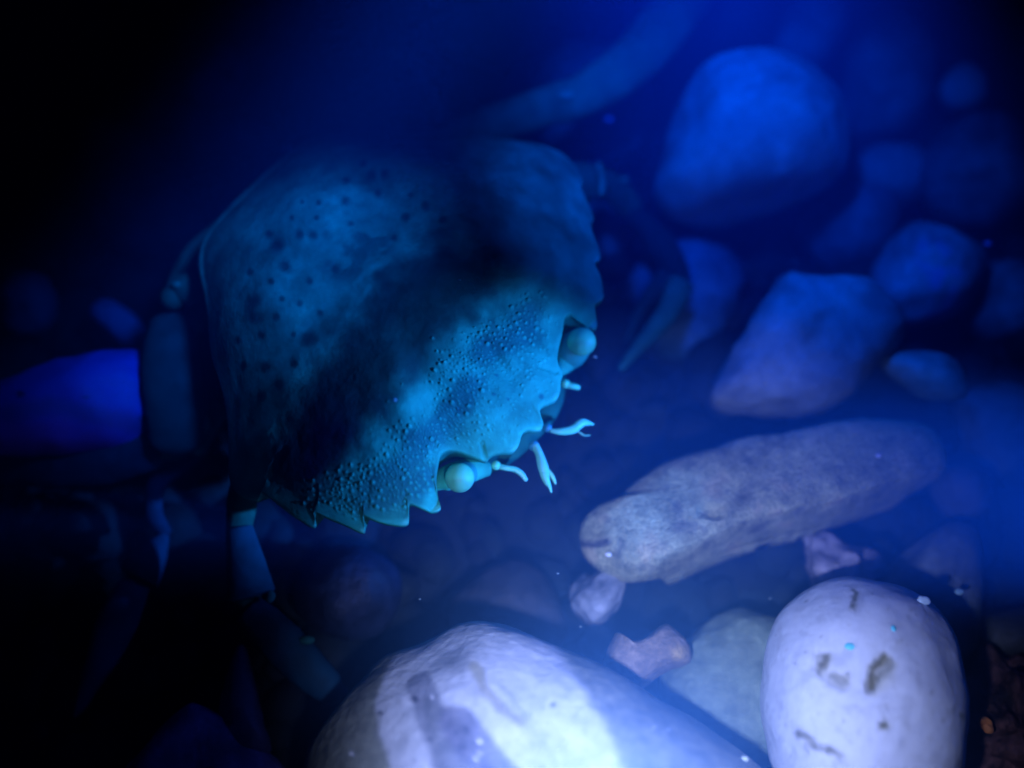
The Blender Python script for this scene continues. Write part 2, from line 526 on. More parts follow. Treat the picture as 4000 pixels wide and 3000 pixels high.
stone('stone', 'smooth pale stone behind the bent hind leg of the crab', 'stone',
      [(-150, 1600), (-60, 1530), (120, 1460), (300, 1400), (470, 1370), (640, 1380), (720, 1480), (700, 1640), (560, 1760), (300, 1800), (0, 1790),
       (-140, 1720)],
      0.165, 0.09, (.70, .14, .95), mat=M_SMOOTH, seed=81, n=200, m=30, lump=.01, paint=paint_left)  # white stone; the blue of the light is put into its base colour
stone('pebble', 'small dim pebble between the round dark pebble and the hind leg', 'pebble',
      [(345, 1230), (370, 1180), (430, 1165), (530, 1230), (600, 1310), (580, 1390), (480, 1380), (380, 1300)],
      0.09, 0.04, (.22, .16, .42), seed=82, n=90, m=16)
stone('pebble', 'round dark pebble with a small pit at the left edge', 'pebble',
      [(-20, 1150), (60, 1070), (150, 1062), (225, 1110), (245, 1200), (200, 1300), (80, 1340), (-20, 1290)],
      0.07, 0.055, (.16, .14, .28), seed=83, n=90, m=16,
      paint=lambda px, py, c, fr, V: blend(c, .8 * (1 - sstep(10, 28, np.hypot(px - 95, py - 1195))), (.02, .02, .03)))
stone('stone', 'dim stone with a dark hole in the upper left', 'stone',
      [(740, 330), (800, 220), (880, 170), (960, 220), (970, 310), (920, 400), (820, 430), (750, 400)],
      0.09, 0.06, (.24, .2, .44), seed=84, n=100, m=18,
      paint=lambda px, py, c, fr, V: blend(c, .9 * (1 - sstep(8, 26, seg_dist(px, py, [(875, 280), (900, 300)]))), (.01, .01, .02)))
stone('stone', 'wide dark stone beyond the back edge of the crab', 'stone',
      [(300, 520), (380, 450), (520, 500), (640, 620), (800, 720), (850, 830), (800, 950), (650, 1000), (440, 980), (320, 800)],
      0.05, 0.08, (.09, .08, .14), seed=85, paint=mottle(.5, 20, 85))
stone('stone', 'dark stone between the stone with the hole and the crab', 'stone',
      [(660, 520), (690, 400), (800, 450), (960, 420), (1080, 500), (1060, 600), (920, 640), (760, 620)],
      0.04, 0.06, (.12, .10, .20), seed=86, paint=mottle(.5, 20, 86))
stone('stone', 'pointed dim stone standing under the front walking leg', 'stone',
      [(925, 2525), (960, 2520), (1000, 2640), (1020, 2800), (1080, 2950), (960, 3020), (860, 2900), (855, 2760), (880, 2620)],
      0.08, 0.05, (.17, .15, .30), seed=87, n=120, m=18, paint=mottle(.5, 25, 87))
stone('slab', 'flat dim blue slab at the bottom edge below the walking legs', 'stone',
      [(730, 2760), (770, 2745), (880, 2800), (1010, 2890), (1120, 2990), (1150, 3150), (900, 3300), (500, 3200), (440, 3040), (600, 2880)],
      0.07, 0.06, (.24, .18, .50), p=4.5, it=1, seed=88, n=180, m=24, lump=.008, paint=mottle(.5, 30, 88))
# behind the crab in the middle
stone('stone', 'blue lit stone under the raised leg, left of the big round pale stone', 'stone',
      [(2080, 260), (2250, 150), (2450, 170), (2560, 260), (2560, 420), (2480, 600), (2350, 680), (2180, 640), (2070, 450)],
      0.06, 0.08, (.30, .32, .36), seed=91, paint=mottle(.4, 12, 91))
stone('stone', 'dark stone at the top edge beyond the raised leg', 'stone',
      [(1650, 60), (1750, -80), (2100, -120), (2200, 30), (2130, 200), (1950, 280), (1750, 240)],
      0.05, 0.08, (.14, .15, .18), seed=92)
stone('stone', 'dull stone at the top edge above the big round pale stone', 'stone',
      [(2560, 60), (2700, -60), (2950, -80), (3020, 40), (2980, 180), (2800, 210), (2620, 200)],
      0.05, 0.08, (.17, .18, .2), seed=93)
stone('stone', 'dull flat stone between the claw and the angular slab', 'stone',
      [(2480, 1000), (2600, 930), (2800, 950), (2930, 1040), (2900, 1200), (2780, 1380), (2640, 1440), (2520, 1340), (2460, 1150)],
      0.02, 0.06, (.05, .16, .22), p=4, seed=94, paint=mottle(.4, 14, 94))
stone('stone', 'dull stone between the big round pale stone and the crusty stone', 'stone',
      [(3080, 900), (3200, 810), (3400, 720), (3520, 780), (3500, 900), (3380, 1040), (3200, 1050)],
      0.03, 0.07, (.13, .14, .18), seed=95, paint=mottle(.4, 14, 95))


for cx, cy, rx, ry, z_, sd, lab in ((3490, 690, 190, 140, .02, 101, 'dull stone wedged between the dim rounded stone and the crusty stone'),
                                    (3930, 1180, 200, 170, .03, 102, 'dull stone at the right edge beside the crusty stone'),
                                    (3900, 1680, 190, 190, .02, 103, 'dull stone at the right edge behind the lens shaped pebble'),
                                    (2330, 950, 170, 150, -.01, 104, 'dull stone lying in the shade under the far claw of the crab'),
                                    (3280, 1720, 260, 120, .0, 105, 'dull low stone between the angular slab and the long brown rock')):
    stone('stone', lab, 'stone', [(cx + rx * math.cos(t_) * (1 + .12 * math.sin(3 * t_ + sd)), cy + ry * math.sin(t_) * (1 + .1 * math.cos(2 * t_ + sd))) for t_ in np.linspace(0, 6.283, 11)[:-1]],
          z_, .06, (.16, .18, .2), p=3, seed=sd, paint=mottle(.5, 14, sd))


# ------------------------------------------------------------------ crab
RIM = 0.30
OUT = [(1240, 548), (1139, 633), (1013, 740), (886, 867), (790, 970), (766, 1030), (800, 1120), (822, 1222), (826, 1330), (838, 1430), (873, 1520),
       (900, 1640), (908, 1760), (903, 1850), (905, 1905), (940, 1945), (985, 1966), (1017, 1974), (1030, 1962), (1040, 1950), (1070, 1975), (1139, 2025), (1198, 2060),
       (1226, 2070), (1240, 2062), (1236, 2026), (1279, 2046), (1365, 2073), (1410, 2090), (1430, 2086), (1426, 2040), (1446, 2050), (1496, 2062),
       (1559, 2064), (1590, 2058), (1601, 2046), (1600, 1999), (1622, 2000), (1659, 2004), (1695, 2003), (1716, 1996), (1724, 1984), (1712, 1955),
       (1707, 1905), (1718, 1855), (1727, 1822), (1755, 1802), (1790, 1797), (1850, 1806), (1898, 1814), (1918, 1799), (1947, 1790), (1998, 1781),
       (2019, 1766), (2032, 1745), (2037, 1723), (2056, 1707), (2088, 1699), (2114, 1689), (2124, 1669), (2108, 1648), (2107, 1630),
       (2124, 1614), (2150, 1596), (2174, 1577), (2189, 1542), (2187, 1507), (2199, 1482), (2172, 1452), (2178, 1400), (2195, 1340), (2199, 1296),
       (2237, 1277), (2290, 1284), (2328, 1288), (2332, 1268), (2325, 1240), (2316, 1222), (2340, 1200), (2356, 1180), (2354, 1160), (2345, 1108),
       (2313, 1070), (2335, 1050), (2344, 1030), (2336, 1000), (2312, 950), (2300, 910), (2318, 890), (2312, 860), (2284, 810), (2262, 770), (2278, 740), (2262, 700), (2215, 630), (2170, 600),
       (2050, 580), (1900, 562), (1720, 552), (1560, 556), (1419, 560), (1330, 552), (1270, 540)]
SPOTS = [(990, 1184, 26), (987, 1238, 24), (1114, 1039, 25), (1088, 961, 27), (975, 1061, 17), (1101, 1168, 15), (1171, 1187, 15), (1250, 1222, 15),
         (1082, 1238, 14), (1038, 1431, 24), (950, 1431, 14), (1089, 1500, 34), (1022, 1545, 16), (1146, 1307, 12), (1203, 1323, 34), (1171, 915, 22),
         (1225, 918, 26), (1275, 922, 26), (1050, 911, 18), (1237, 851, 14), (1180, 788, 15), (1244, 791, 15), (1348, 785, 28), (1370, 873, 12),
         (1455, 682, 28), (1500, 680, 22), (1354, 703, 18), (1477, 756, 15), (1604, 760, 15), (1585, 851, 20), (1661, 804, 18), (1020, 1310, 16),
         (1310, 1050, 20), (1150, 1420, 18), (930, 1330, 14), (1210, 1100, 12), (1060, 1100, 12), (1540, 930, 16), (1730, 860, 14), (1420, 640, 14), (1140, 850, 13)]
TEAL = np.array([0.030, 0.44, 0.26])


def build_carapace():
    n, rings = 1200, 240
    ol = smooth_closed(OUT, n, 1)
    C2 = np.array([1500.0, 1310.0])
    # inside rings follow a softened outline so the teeth only shape the rim
    sm = ol.copy()
    for _ in range(260):
        sm = (np.roll(sm, 1, 0) + np.roll(sm, -1, 0) + 2 * sm) / 4
    B = np.array([at(x, y, RIM) for x, y in ol])
    S = np.array([at(x, y, RIM) for x, y in sm])
    C = at(C2[0], C2[1], RIM)
    S = C + (S - C) * 0.97
    V = [C.copy()]
    ss = np.r_[np.linspace(0, .86, 200)[1:], np.linspace(.86, 1, rings - 199)[1:]]
    R = len(ss)
    dome = [0.0]
    for s in ss:
        k = sstep(.72, 1.0, np.array(s))
        ring = C + (S - C) * s * (1 - k) + ((B - C) * s) * k
        V.extend(ring)
        dome.extend([s] * n)
    V = np.array(V)
    s = np.array(dome)
    # frame of the animal: a = along (rear 0 to front 1), b = across (-1 left .. 1 right)
    A0, A1 = at(1005, 794, RIM), at(2110, 1650, RIM)
    ax = A1 - A0
    L = np.linalg.norm(ax)
    ax /= L
    bx = np.array([-ax[1], ax[0], 0])
    a = (V - A0) @ ax / L
    b = (V - A0) @ bx / (0.5 * L)
    ang = np.arctan2(S[:, 1] - C[1], S[:, 0] - C[0])
    o_ = np.argsort(ang)
    rad = np.hypot(S[:, 0] - C[0], S[:, 1] - C[1])[o_]
    ga = np.linspace(-math.pi, math.pi, 720, endpoint=False)
    gr = np.interp(ga, ang[o_], rad, period=2 * math.pi)
    kern = np.exp(-(np.arange(-40, 41) / 12.0) ** 2)
    gr = np.convolve(np.r_[gr[-40:], gr, gr[:40]], kern / kern.sum(), 'valid')
    va = np.arctan2(V[:, 1] - C[1], V[:, 0] - C[0])
    s0 = s
    s = np.clip(np.hypot(V[:, 0] - C[0], V[:, 1] - C[1]) / (1.07 * np.interp(va, ga, gr, period=2 * math.pi)), 0, 1)
    h = 0.145 * (1 - s ** 2.3) ** 0.85
    # regions of the shell: gastric, cardiac, branchial lobes and the grooves between them
    g = lambda ca, cb, ra, rb: np.exp(-((a - ca) / ra) ** 2 - ((np.abs(b) - cb) / rb) ** 2)
    edge = 1 - sstep(.8, 1.0, s)
    h += edge * (0.018 * g(.62, 0, .16, .30) + 0.014 * g(.28, 0, .10, .16) + 0.016 * g(.38, .55, .2, .28)
                 + 0.010 * g(.75, .42, .1, .16) - 0.007 * g(.44, .20, .07, .14) - 0.009 * g(.30, .27, .10, .05)
                 - 0.010 * g(.52, .45, .045, .16) - 0.008 * g(.86, 0, .09, .04))
    # thin raised rim along the back edge
    h += 0.006 * np.exp(-((s - .955) / .018) ** 2) * sstep(.25, .05, a)
    # the front dips, the teeth lift a little at their tips
    h += 0.004 * sstep(.93, 1.0, s0) * sstep(.35, .6, a)
    V[:, 2] += h
    px, py = project(V)
    # ---- tubercles
    bands = [([(1430, 1930), (1560, 1830), (1690, 1690), (1800, 1570), (1840, 1500)], 62, 430),
             ([(1880, 1370), (1990, 1340), (2060, 1290), (2060, 1230)], 62, 230), ([(1430, 1960), (1560, 1920), (1660, 1880)], 80, 200),
             ([(1780, 1480), (1920, 1400), (2050, 1380)], 90, 170), ([(1700, 1800), (1900, 1600), (2080, 1450)], 210, 170),
             ([(1250, 1950), (1400, 1900)], 70, 70)]
    pts = []
    for line, wd, cnt in bands:
        P = resample(np.array(line, float), 200, closed=False)
        tries = 0
        got = 0
        while got < cnt and tries < cnt * 30:
            tries += 1
            q = P[RNG.integers(200)] + RNG.normal(0, wd * .5, 2)
            r = RNG.choice([4.5, 6, 7.5, 9]) * RNG.uniform(.85, 1.15) * (1.0 if wd < 100 else .8)
            if all((q[0] - u[0]) ** 2 + (q[1] - u[1]) ** 2 > (2.25 * max(r, u[2])) ** 2 for u in pts):
                pts.append((q[0], q[1], r, RNG.uniform(.35, 1.0)))
                got += 1
    zt = np.zeros(len(V))
    inner = s0 < .97
    idx = np.where(inner & (px > 1150) & (py > 1100))[0]
    gx, gy = px[idx], py[idx]
    order = {}
    cell = 32
    for i, (x, y) in enumerate(zip((gx // cell).astype(int), (gy // cell).astype(int))):
        order.setdefault((x, y), []).append(i)
    for x, y, r, hh in pts:
        cx, cy = int(x // cell), int(y // cell)
        near = [i for u in (-1, 0, 1) for v in (-1, 0, 1) for i in order.get((cx + u, cy + v), ())]
        if near:
            near = np.array(near)
            d2 = ((gx[near] - x) ** 2 + (gy[near] - y) ** 2) / (r * r)
            k = np.clip(1 - d2, 0, 1) ** .7 * hh * r * 3.4e-4 * 1.25
            zt[idx[near]] = np.maximum(zt[idx[near]], k)
    V[:, 2] += zt
    # grooves behind each tooth
    for line, wd, dep in (([(1055, 1865), (1076, 1822), (1110, 1760)], 24, .002), ([(1233, 1960), (1230, 1900)], 16, .001),
                          ([(1430, 1980), (1436, 1900)], 18, .001), ([(1592, 1945), (1588, 1910)], 12, .001), ([(1900, 1813), (1880, 1730)], 16, .003),
                          ([(2172, 1452), (2110, 1430)], 14, .003)):
        V[:, 2] -= dep * (1 - sstep(.2 * wd, wd, seg_dist(px, py, line)))
    V[:, 2] += 0.0016 * fbm(V, 30, 2, 4) * edge
    # ---- pigment and painted shadow band
    c = np.tile(TEAL, (len(V), 1))
    nz, n2 = fbm(V, 7, 61, 4), fbm(V, 24, 62, 4)
    c = c * (1 + .36 * np.clip(nz, -1, 1) + .34 * np.clip(n2, -1, 1))[:, None]
    rear = 1 - sstep(.42, .62, a)
    c = c * (1 + .35 * rear * sstep(-.1, .5, fbm(V, 11, 63, 5)))[:, None]
    dark = np.array([.004, .035, .045])
    for x, y, r in SPOTS:
        wob = 1 + .55 * n2
        k = 1 - sstep(.2 * r, 1.35 * r, np.hypot(px - x, (py - y) * .9) * wob + .25 * r * nz)
        c = blend(c, .75 * k, dark)
    mott = (1 - sstep(60, 150, seg_dist(px, py, [(1340, 1000), (1440, 960)]))) * sstep(-.25, .25, n2)
    c = blend(c, .6 * mott, dark)
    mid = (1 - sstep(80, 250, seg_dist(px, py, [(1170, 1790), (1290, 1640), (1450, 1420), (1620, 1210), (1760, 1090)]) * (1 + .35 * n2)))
    c = blend(c, .9 * mid * np.clip(1 + .25 * nz, 0, 1.2), dark)                                       # shadow band across the shell, painted into its colour
    for line, wd in (([(1382, 1108), (1458, 1045), (1520, 1010)], 20), ([(1270, 930), (1310, 900)], 30), ([(1290, 820), (1310, 850)], 45), ([(1400, 1180), (1440, 1120)], 16)):
        c = blend(c, .45 * (1 - sstep(.2 * wd, wd, seg_dist(px, py, line) * (1 + .4 * n2))), (.03, .62, .36))
    c = blend(c, .55 * sstep(.975, 1, s0) * sstep(.3, .6, a), (.06, .6, .36))             # pale rim
    for x, y in ((1013, 1966), (1232, 2060), (1425, 2080), (1590, 2050), (1716, 1988), (2350, 1175), (2340, 1025), (2325, 1275), (2110, 1685), (2020, 1760), (2180, 1560)):
        c = blend(c, .75 * (1 - sstep(6, 34, np.hypot(px - x, py - y))), (.14, .75, .48))
    dense = np.maximum.reduce([1 - sstep(20, 85, seg_dist(px, py, l_[0]) * (1 + .4 * n2)) for l_ in bands[:3]])
    c = blend(c, .6 * dense, dark * 2)
    c = blend(c, .6 * sstep(.0002, .002, zt), (.05, .66, .40))
    for x, y, r in ((1542, 1560, 14), (1930, 1540, 10), (1940, 1465, 9), (1985, 1560, 9), (2115, 1550, 16), (1790, 1600, 12)):
        c = blend(c, .6 * (1 - sstep(.4 * r, r, np.hypot(px - x, py - y))), (.01, .05, .09))
    c = blend(c, (1 - sstep(4, 11, np.hypot(px - 1545, py - 1562))), (.4, .6, .6))
    # ---- underside
    V = list(V)
    c = list(np.clip(c, .003, .8))
    base = 1 + (R - 1) * n
    F = [(0, 1 + j, 1 + (j + 1) % n) for j in range(n)]
    for i in range(R - 1):
        p, q = 1 + i * n, 1 + (i + 1) * n
        for j in range(n):
            k = (j + 1) % n
            F.append((p + j, q + j, q + k, p + k))
    prev = base
    Vb = np.array(V[base:base + n])
    for sc_, dz in ((.995, -.012), (.97, -.022), (.90, -.05), (.80, -.10), (.68, -.15), (.45, -.18), (.2, -.19)):
        k = sstep(1, .9, np.array(sc_))
        tgt = B * (1 - k) + S * k
        rr = C + (tgt - C) * sc_
        rr[:, 2] = Vb[:, 2] * (1 - k) + RIM * k + dz
        st = len(V)
        V.extend(rr)
        c.extend([TEAL * .6] * n)
        for j in range(n):
            F.append((prev + j, st + j, st + (j + 1) % n, prev + (j + 1) % n))
        prev = st
    V.append(C + np.array([0, 0, -.19]))
    c.append(TEAL * .6)
    e = len(V) - 1
    for j in range(n):
        F.append((prev + j, e, prev + (j + 1) % n))
    return V, F, c


def limb(V, F, c, pts, base, flat=.7, seg=22, tip=None, roundness=.5, lump=.05, sub=14):
    """one tapering limb segment; pts = (px, py, z, width in photo px); rounded at both ends"""
    pts = np.array(pts, float)
    P = np.array([at(x, y, z) for x, y, z, _ in pts])
    wd = np.array([pts[i, 3] * K * ((P[i] - P0) @ D) / 2 for i in range(len(pts))])
    u = np.linspace(0, 1, len(pts))
    t = np.linspace(0, 1, sub * (len(pts) - 1) + 1)
    # Catmull-Rom through the joints
    def cr(A, tt):
        A = np.array(A)
        if A.ndim == 1:
            A = A[:, None]
        E = np.vstack([2 * A[0] - A[1], A, 2 * A[-1] - A[-2]])
        out = []
        for x in tt:
            f = min(x * (len(A) - 1), len(A) - 1 - 1e-6)
            i = int(f)
            f -= i
            p0, p1, p2, p3 = E[i:i + 4]
            out.append(.5 * (2 * p1 + (p2 - p0) * f + (2 * p0 - 5 * p1 + 4 * p2 - p3) * f * f + (3 * p1 - 3 * p2 + p3 - p0) * f ** 3))
        return np.array(out)
    Q = cr(P, t)
    W = np.maximum(cr(wd, t)[:, 0], .0008)
    r0, r1 = W[0] * roundness, W[-1] * roundness
    T = np.gradient(Q, axis=0)
    T /= np.linalg.norm(T, axis=1)[:, None]
    caps0 = [(Q[0] - T[0] * r0 * math.sin(x), W[0] * math.cos(x), T[0]) for x in (1.45, 1.1, .7, .35)]
    caps1 = [(Q[-1] + T[-1] * r1 * math.sin(x), W[-1] * math.cos(x), T[-1]) for x in (.35, .7, 1.1, 1.45)]
    rings = caps0 + list(zip(Q, W, T)) + caps1
    st = len(V)
    for q, r, tt in rings:
        vd = P0 - q
        vd /= np.linalg.norm(vd)
        sd = np.cross(tt, vd)
        sd /= np.linalg.norm(sd)
        fd = np.cross(sd, tt)
        for j in range(seg):
            x = 2 * math.pi * j / seg
            V.append(q + sd * r * math.cos(x) + fd * r * flat * math.sin(x))
    nr = len(rings)
    vv = np.array(V[st:])
    nz = fbm(vv, 28, 71, 3)
    for i in range(nr):
        for j in range(seg):
            k = st + i * seg + j
            V[k] = V[k] + (V[k] - rings[i][0]) * lump * nz[i * seg + j]
            col = np.array(base) * (1 + .35 * np.clip(nz[i * seg + j], -1, 1))
            if tip is not None:
                kk = sstep(.80, 1, np.array(i / (nr - 1)))
                col = col * (1 - kk) + np.array(tip) * kk
            c.append(np.clip(col, .002, .8))
    for i in range(nr - 1):
        for j in range(seg):
            k = (j + 1) % seg
            F.append((st + i * seg + j, st + i * seg + k, st + (i + 1) * seg + k, st + (i + 1) * seg + j))
    F.append(tuple(st + j for j in range(seg))[::-1])
    F.append(tuple(st + (nr - 1) * seg + j for j in range(seg)))


def nodule(V, F, c, px, py, z, r, base, sq=(1, 1, 1)):
    st = len(V)
    C = at(px, py, z)
    rr = r * K * ((C - P0) @ D)
    nu, nv = 14, 9
    for i in range(nv + 1):
        th = math.pi * i / nv
        for j in range(nu):
            a = 2 * math.pi * j / nu
            V.append(C + rr * np.array([math.sin(th) * math.cos(a) * sq[0], math.sin(th) * math.sin(a) * sq[1], math.cos(th) * sq[2]]))
            c.append(np.array(base))
    for i in range(nv):
        for j in range(nu):
            k = (j + 1) % nu
            F.append((st + i * nu + j, st + (i + 1) * nu + j, st + (i + 1) * nu + k, st + i * nu + k))


def build_crab():
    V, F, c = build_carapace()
    leg = (.014, .13, .12)
    dim = (.016, .24, .22)
    pale = (.10, .60, .38)
    T = TEAL
    # tail plate and hind joints at the back corner
    limb(V, F, c, [(1010, 800, .24, 60), (820, 960, .24, 120), (730, 1090, .22, 130), (700, 1180, .20, 90)], T * .8, .6)
    nodule(V, F, c, 735, 1130, .255, 62, T * .8)
    nodule(V, F, c, 690, 1112, .275, 20, pale, (1.1, .8, .8))
    nodule(V, F, c, 672, 1165, .25, 48, T * .7)
    limb(V, F, c, [(790, 1160, .20, 90), (770, 1240, .19, 80), (750, 1290, .18, 70)], T * .8)
    nodule(V, F, c, 765, 1275, .21, 26, pale)
    # hind leg: upper part comes down, lower part points left
    limb(V, F, c, [(658, 1265, .22, 150), (668, 1330, .22, 205), (668, 1480, .215, 232), (690, 1620, .20, 225), (688, 1720, .185, 205)], leg, .55, seg=30, roundness=.62)
    limb(V, F, c, [(655, 1745, .17, 110), (700, 1765, .165, 80)], T * .7, .7)
    nodule(V, F, c, 640, 1712, .20, 26, pale, (1.4, .6, .6))
    nodule(V, F, c, 695, 1735, .19, 20, pale, (1.6, .6, .6))
    limb(V, F, c, [(705, 1745, .16, 50), (600, 1760, .155, 150), (420, 1785, .15, 215), (200, 1790, .14, 235), (40, 1790, .12, 205), (-160, 1800, .10, 120)], (.012, .09, .14), .5, seg=30)
    # second leg behind, in the dark
    limb(V, F, c, [(860, 1600, .15, 90), (800, 1680, .15, 80), (770, 1760, .14, 70)], dim)
    nodule(V, F, c, 803, 1660, .19, 22, pale, (.7, 1.6, .8))
    nodule(V, F, c, 775, 1745, .17, 26, pale, (.8, 1.5, .8))
    limb(V, F, c, [(790, 1740, .13, 70), (690, 1820, .12, 80), (610, 1900, .11, 75), (600, 2000, .10, 70), (640, 2085, .09, 60)], (.008, .04, .08), .7)
    limb(V, F, c, [(642, 2090, .10, 40), (600, 2160, .095, 115), (545, 2250, .09, 165)], (.008, .07, .13), .6, roundness=.2)
    limb(V, F, c, [(525, 2285, .085, 120), (480, 2380, .075, 150), (420, 2520, .06, 140), (330, 2720, .03, 60), (290, 2800, .01, 14)], (.012, .18, .36), .6, roundness=.3)
    # front walking leg
    limb(V, F, c, [(960, 1880, .20, 110), (945, 1960, .19, 120), (935, 2060, .18, 100)], T * .4, .7)
    limb(V, F, c, [(935, 2065, .185, 105), (955, 2180, .175, 145), (982, 2320, .16, 185)], (.008, .10, .14), .6, seg=30, roundness=.18)
    nodule(V, F, c, 1055, 2330, .165, 20, (.02, .18, .15), (1, 1.3, .8))
    limb(V, F, c, [(965, 2345, .145, 110), (975, 2375, .14, 120)], T * .35, .7)
    nodule(V, F, c, 948, 2352, .15, 14, (.02, .18, .15), (1.5, .7, .7))
    limb(V, F, c, [(975, 2385, .145, 135), (1060, 2470, .13, 165), (1180, 2590, .11, 165), (1290, 2690, .09, 120), (1345, 2712, .075, 50)], (.006, .055, .10), .6, seg=30, roundness=.4)
    nodule(V, F, c, 1200, 2500, .135, 22, (.02, .14, .13), (1.4, .8, .6))
    # raised leg on the far side and its knee
    limb(V, F, c, [(1480, 640, .22, 90), (1650, 585, .22, 110), (1850, 510, .24, 135), (2060, 440, .26, 155), (2210, 395, .27, 165)], (.02, .34, .2), .7, seg=30, roundness=.25)
    nodule(V, F, c, 2212, 372, .295, 24, pale, (1.4, .8, .6))
    limb(V, F, c, [(2215, 400, .27, 160), (2380, 310, .27, 185), (2520, 190, .26, 200), (2640, 40, .25, 205), (2760, -160, .22, 180), (2850, -380, .12, 90)], (.02, .34, .2), .7, seg=30, roundness=.3)
    # leg tip beyond the back
    limb(V, F, c, [(1700, 560, .18, 60), (1660, 300, .20, 80), (1545, 190, .22, 90)], dim, .7)
    nodule(V, F, c, 1538, 205, .24, 24, pale)
    limb(V, F, c, [(1535, 205, .22, 85), (1460, 280, .19, 65), (1350, 355, .14, 20)], (.016, .13, .16), .7)
    limb(V, F, c, [(1230, 600, .20, 40), (1160, 590, .19, 36), (1128, 582, .185, 24)], dim, .8)
    nodule(V, F, c, 1122, 578, .24, 20, (.6, .95, .8), (.8, 1.2, .8))
    # far claw: arm, wrist, palm and two fingers
    limb(V, F, c, [(2120, 760, .20, 150), (2250, 720, .21, 170), (2340, 710, .21, 130)], T * .4, .7)
    limb(V, F, c, [(2330, 690, .20, 90), (2400, 740, .18, 110), (2470, 820, .15, 95)], T * .25, .7)
    limb(V, F, c, [(2338, 640, .25, 20), (2352, 700, .255, 26), (2350, 760, .25, 20)], T * .7, .7)
    nodule(V, F, c, 2440, 705, .20, 18, T * .6)
    limb(V, F, c, [(2470, 840, .15, 80), (2560, 930, .14, 115), (2630, 1040, .13, 110), (2655, 1120, .12, 85)], (.008, .03, .03), .7, seg=30)
    limb(V, F, c, [(2660, 1110, .15, 110), (2600, 1230, .13, 85), (2500, 1350, .115, 55), (2425, 1440, .10, 20)], (.02, .16, .11), .7, tip=(.05, .4, .28))
    limb(V, F, c, [(2600, 1080, .13, 80), (2545, 1150, .115, 70), (2490, 1230, .10, 45), (2450, 1330, .09, 18)], (.010, .06, .06), .7)
    # eye socket floors
    limb(V, F, c, [(1700, 1895, .275, 50), (1735, 1872, .275, 96), (1830, 1838, .275, 100), (1905, 1832, .272, 60)], T * 1.2, .8)
    limb(V, F, c, [(2172, 1455, .275, 50), (2205, 1410, .275, 100), (2235, 1330, .275, 105), (2285, 1298, .275, 60)], T * 1.2, .8)
    # mouth frame under the forehead
    limb(V, F, c, [(1860, 1830, .235, 90), (1990, 1740, .235, 120), (2120, 1600, .235, 120), (2180, 1480, .235, 80)], T * .3, .7)
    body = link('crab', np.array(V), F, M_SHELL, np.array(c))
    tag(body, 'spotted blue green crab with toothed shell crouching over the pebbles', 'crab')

    def child(name, build, mat, label=None):
        v, f, cc = [], [], []
        build(v, f, cc)
        o = link(name, np.array(v), f, mat, np.array(cc), parent=body)
        if label:
            o['label'] = label
        return o

    eye = (.20, .90, .44)
    def eye_near(v, f, cc):
        limb(v, f, cc, [(1845, 1840, .270, 70), (1822, 1848, .282, 96), (1800, 1860, .292, 110)], (.03, .36, .26), .9, seg=36, lump=.0, roundness=.5)
        nodule2(v, f, cc, 1795, 1866, .30, 58, eye)
    def eye_far(v, f, cc):
        limb(v, f, cc, [(2200, 1405, .270, 110), (2225, 1380, .28, 128), (2250, 1350, .29, 126), (2268, 1334, .295, 114)], (.03, .40, .26), .85, seg=36, lump=.0, roundness=1)
        nodule2(v, f, cc, 2272, 1335, .308, 56, eye)

    def nodule2(v, f, cc, px, py, z, r, base):
        st = len(v)
        C = at(px, py, z)
        rr = r * K * ((C - P0) @ D)
        nu, nv = 48, 32
        for i in range(nv + 1):
            th = math.pi * i / nv
            for j in range(nu):
                a = 2 * math.pi * j / nu
                v.append(C + rr * np.array([math.sin(th) * math.cos(a), math.sin(th) * math.sin(a), math.cos(th)]))
                kk = sstep(.25, .6, -(v[-1] - C)[1] / rr) * .3
                cc.append(np.array(base) * (1 - kk))
        for i in range(nv):
            for j in range(nu):
                k = (j + 1) % nu
                f.append((st + i * nu + j, st + (i + 1) * nu + j, st + (i + 1) * nu + k, st + i * nu + k))
    child('eye', eye_near, M_EYE)
    child('eye', eye_far, M_EYE)
    fe = (.2, .95, .5)
    def antenna_near(v, f, cc):
        nodule(v, f, cc, 1938, 1818, .27, 19, fe)
        limb(v, f, cc, [(1940, 1820, .27, 24), (1975, 1828, .27, 23), (2010, 1834, .268, 24), (2036, 1850, .265, 24), (2053, 1872, .262, 18)], (.2, .92, .55), .9, seg=16, lump=.05, roundness=1)
    def antenna_far(v, f, cc):
        nodule(v, f, cc, 2210, 1500, .27, 18, fe)
        limb(v, f, cc, [(2208, 1500, .27, 28), (2232, 1507, .27, 26), (2256, 1513, .265, 24)], fe, .9, seg=16, lump=.05, roundness=1)
    def antennule_near(v, f, cc):
        nodule(v, f, cc, 2086, 1742, .262, 22, (.06, .4, .44))
        limb(v, f, cc, [(2092, 1742, .265, 30), (2108, 1778, .265, 33), (2120, 1820, .262, 42), (2126, 1842, .26, 40)], fe, .9, seg=18, roundness=.4)
        limb(v, f, cc, [(2126, 1848, .26, 38), (2134, 1876, .257, 30), (2146, 1900, .252, 16), (2154, 1924, .248, 6)], fe, .9, seg=14)
        limb(v, f, cc, [(2142, 1838, .258, 14), (2158, 1862, .255, 18), (2170, 1890, .25, 8)], (.3, .8, .42), .9, seg=12)
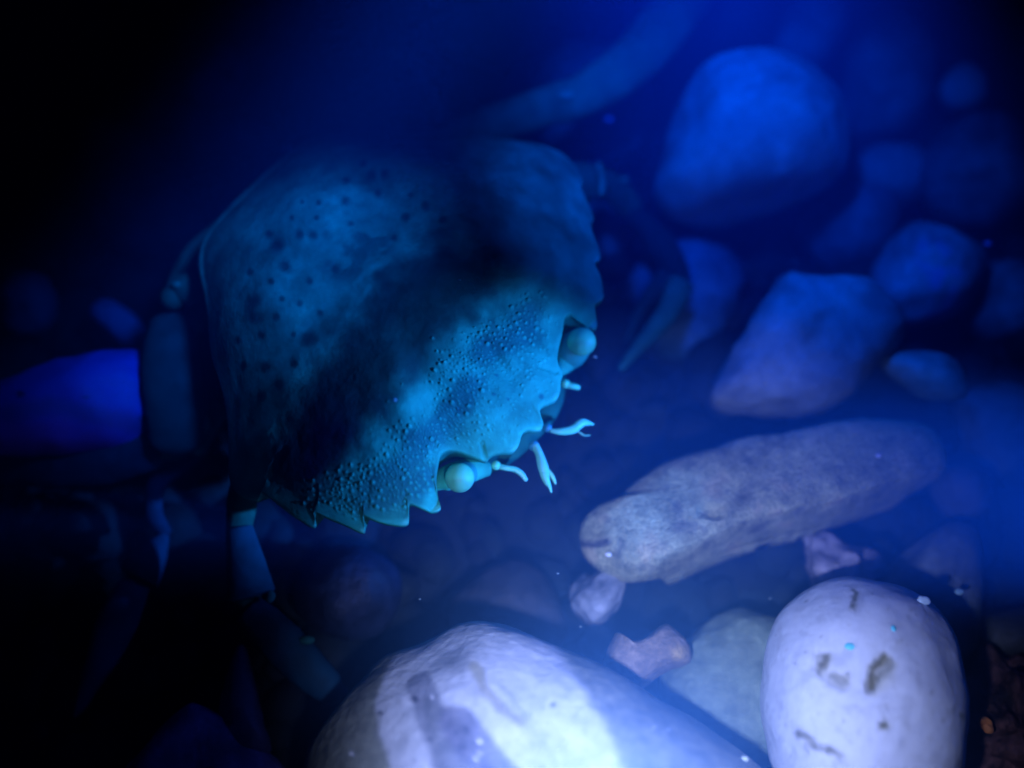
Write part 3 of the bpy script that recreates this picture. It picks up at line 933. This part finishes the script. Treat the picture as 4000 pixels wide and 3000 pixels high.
    def antennule_far(v, f, cc):
        nodule(v, f, cc, 2140, 1672, .27, 18, (.05, .34, .4))
        limb(v, f, cc, [(2152, 1682, .272, 16), (2185, 1686, .272, 27), (2222, 1682, .27, 34), (2246, 1674, .268, 38)], fe, .9, seg=18, roundness=.4)
        limb(v, f, cc, [(2246, 1672, .268, 34), (2272, 1652, .266, 34), (2296, 1652, .262, 22), (2318, 1658, .258, 8)], fe, .9, seg=14)
        limb(v, f, cc, [(2256, 1684, .26, 10), (2280, 1700, .257, 8), (2306, 1700, .254, 4)], (.2, .6, .36), .9, seg=10)
    child('antenna', antenna_near, M_FEELER, 'curved pale antenna beside the lower eye')
    child('antenna', antenna_far, M_FEELER, 'short stubby antenna beside the upper eye')
    child('antennule', antennule_near, M_FEELER, 'forked antennule hanging below the forehead')
    child('antennule', antennule_far, M_FEELER, 'forked antennule reaching out sideways')


build_crab()


# ------------------------------------------------------------------ small shining grains on the stones and drifting in the water
from mathutils.bvhtree import BVHTree


def touch(obj, px, py):
    me = obj.data
    t = BVHTree.FromPolygons([v.co for v in me.vertices], [p.vertices[:] for p in me.polygons])
    h = t.ray_cast(Vector(P0) - obj.location, Vector(ray(px, py)).normalized())
    return (h[0] + obj.location).z if h[0] else 0.2


THINGS = {o['label']: o for o in COL.objects if o.get('label')}
EGG = THINGS['smooth white egg shaped pebble with dark pits and slits, brightest of all the stones']
ROCK = THINGS['long rough sandy brown rock lying flat between the crab and the white pebble']
BAND = THINGS['large grey stone with broad white bands around a dark patch']
RED = THINGS['reddish brown gritty stone in the corner right of the white egg shaped pebble']


def grain(name, label, px, py, z, r, base, sq=(1.3, .8, .6)):
    V, F, c = [], [], []
    nodule(V, F, c, px, py, z, r, base, sq)
    V = np.array(V)
    V += (V - V.mean(0)) * (fbm(V, 100, r)[:, None] * .25)
    tag(link(name, V, F, M_SPECK, np.array(c)), label, 'grain')


grain('sand_grain', 'larger cyan sand grain on the white egg shaped pebble, above its slanted slit', 3322, 2526, touch(EGG, 3322, 2526), 20, (.2, .95, .95), (1.2, .7, .5))
grain('sand_grain', 'smaller cyan sand grain near the top of the white egg shaped pebble', 3490, 2455, touch(EGG, 3490, 2455), 13, (.2, .95, .95), (.8, 1.1, .5))
grain('water_bubble', 'bright white bubble on the upper right rim of the white egg shaped pebble', 3606, 2344, touch(EGG, 3600, 2352), 22, (.75, .95, .95), (1.2, .9, .9))
grain('water_bubble', 'small pale bubble drifting right of the white egg shaped pebble', 3745, 2312, .15, 15, (.4, .7, .75))
grain('drifting_speck', 'pale speck drifting just beside the upper eye of the crab', 2324, 1394, .28, 7, (.6, .6, .6), (1.2, .8, .6))
grain('sand_grain', 'shining white sand grain on the rounded end of the long brown rock', 2378, 2166, touch(ROCK, 2378, 2166), 12, (.9, .9, .9))
grain('sand_grain', 'tiny white sand grain near the far end of the long brown rock', 3432, 1780, touch(ROCK, 3432, 1780), 11, (.8, .8, .95))
grain('sand_grain', 'yellowish sand grain on the lower right edge of the banded stone', 2905, 2965, touch(BAND, 2905, 2965), 14, (.8, .85, .6))
grain('drifting_speck', 'blue speck drifting below the raised leg of the crab', 2380, 465, .22, 11, (.3, .4, .9))
grain('drifting_speck', 'tiny blue speck over the crusty stone at the right', 3858, 951, .2, 11, (.3, .4, .9))
for px_, py_, z_, lab in ((2180, 2240, .2, 'faint speck drifting over the dark brown stone behind the banded stone'), (2268, 2448, .15, 'faint speck drifting beside the pebble under the rounded end of the long rock'),
                          (2662, 2255, .12, 'faint speck drifting just below the middle of the long brown rock'), (3008, 2338, .12, 'faint speck drifting above the flat greenish grey stone'),
                          (3105, 1020, .2, 'pale speck drifting over the top edge of the angular slab'), (1640, 2340, .2, 'tiny speck over the dark round stone under the toothed edge'),
                          (1795, 1093, .46, 'tiny speck floating over the middle of the crab shell')):
    grain('drifting_speck', lab, px_, py_, z_, 4.5, (.2, .3, .3))
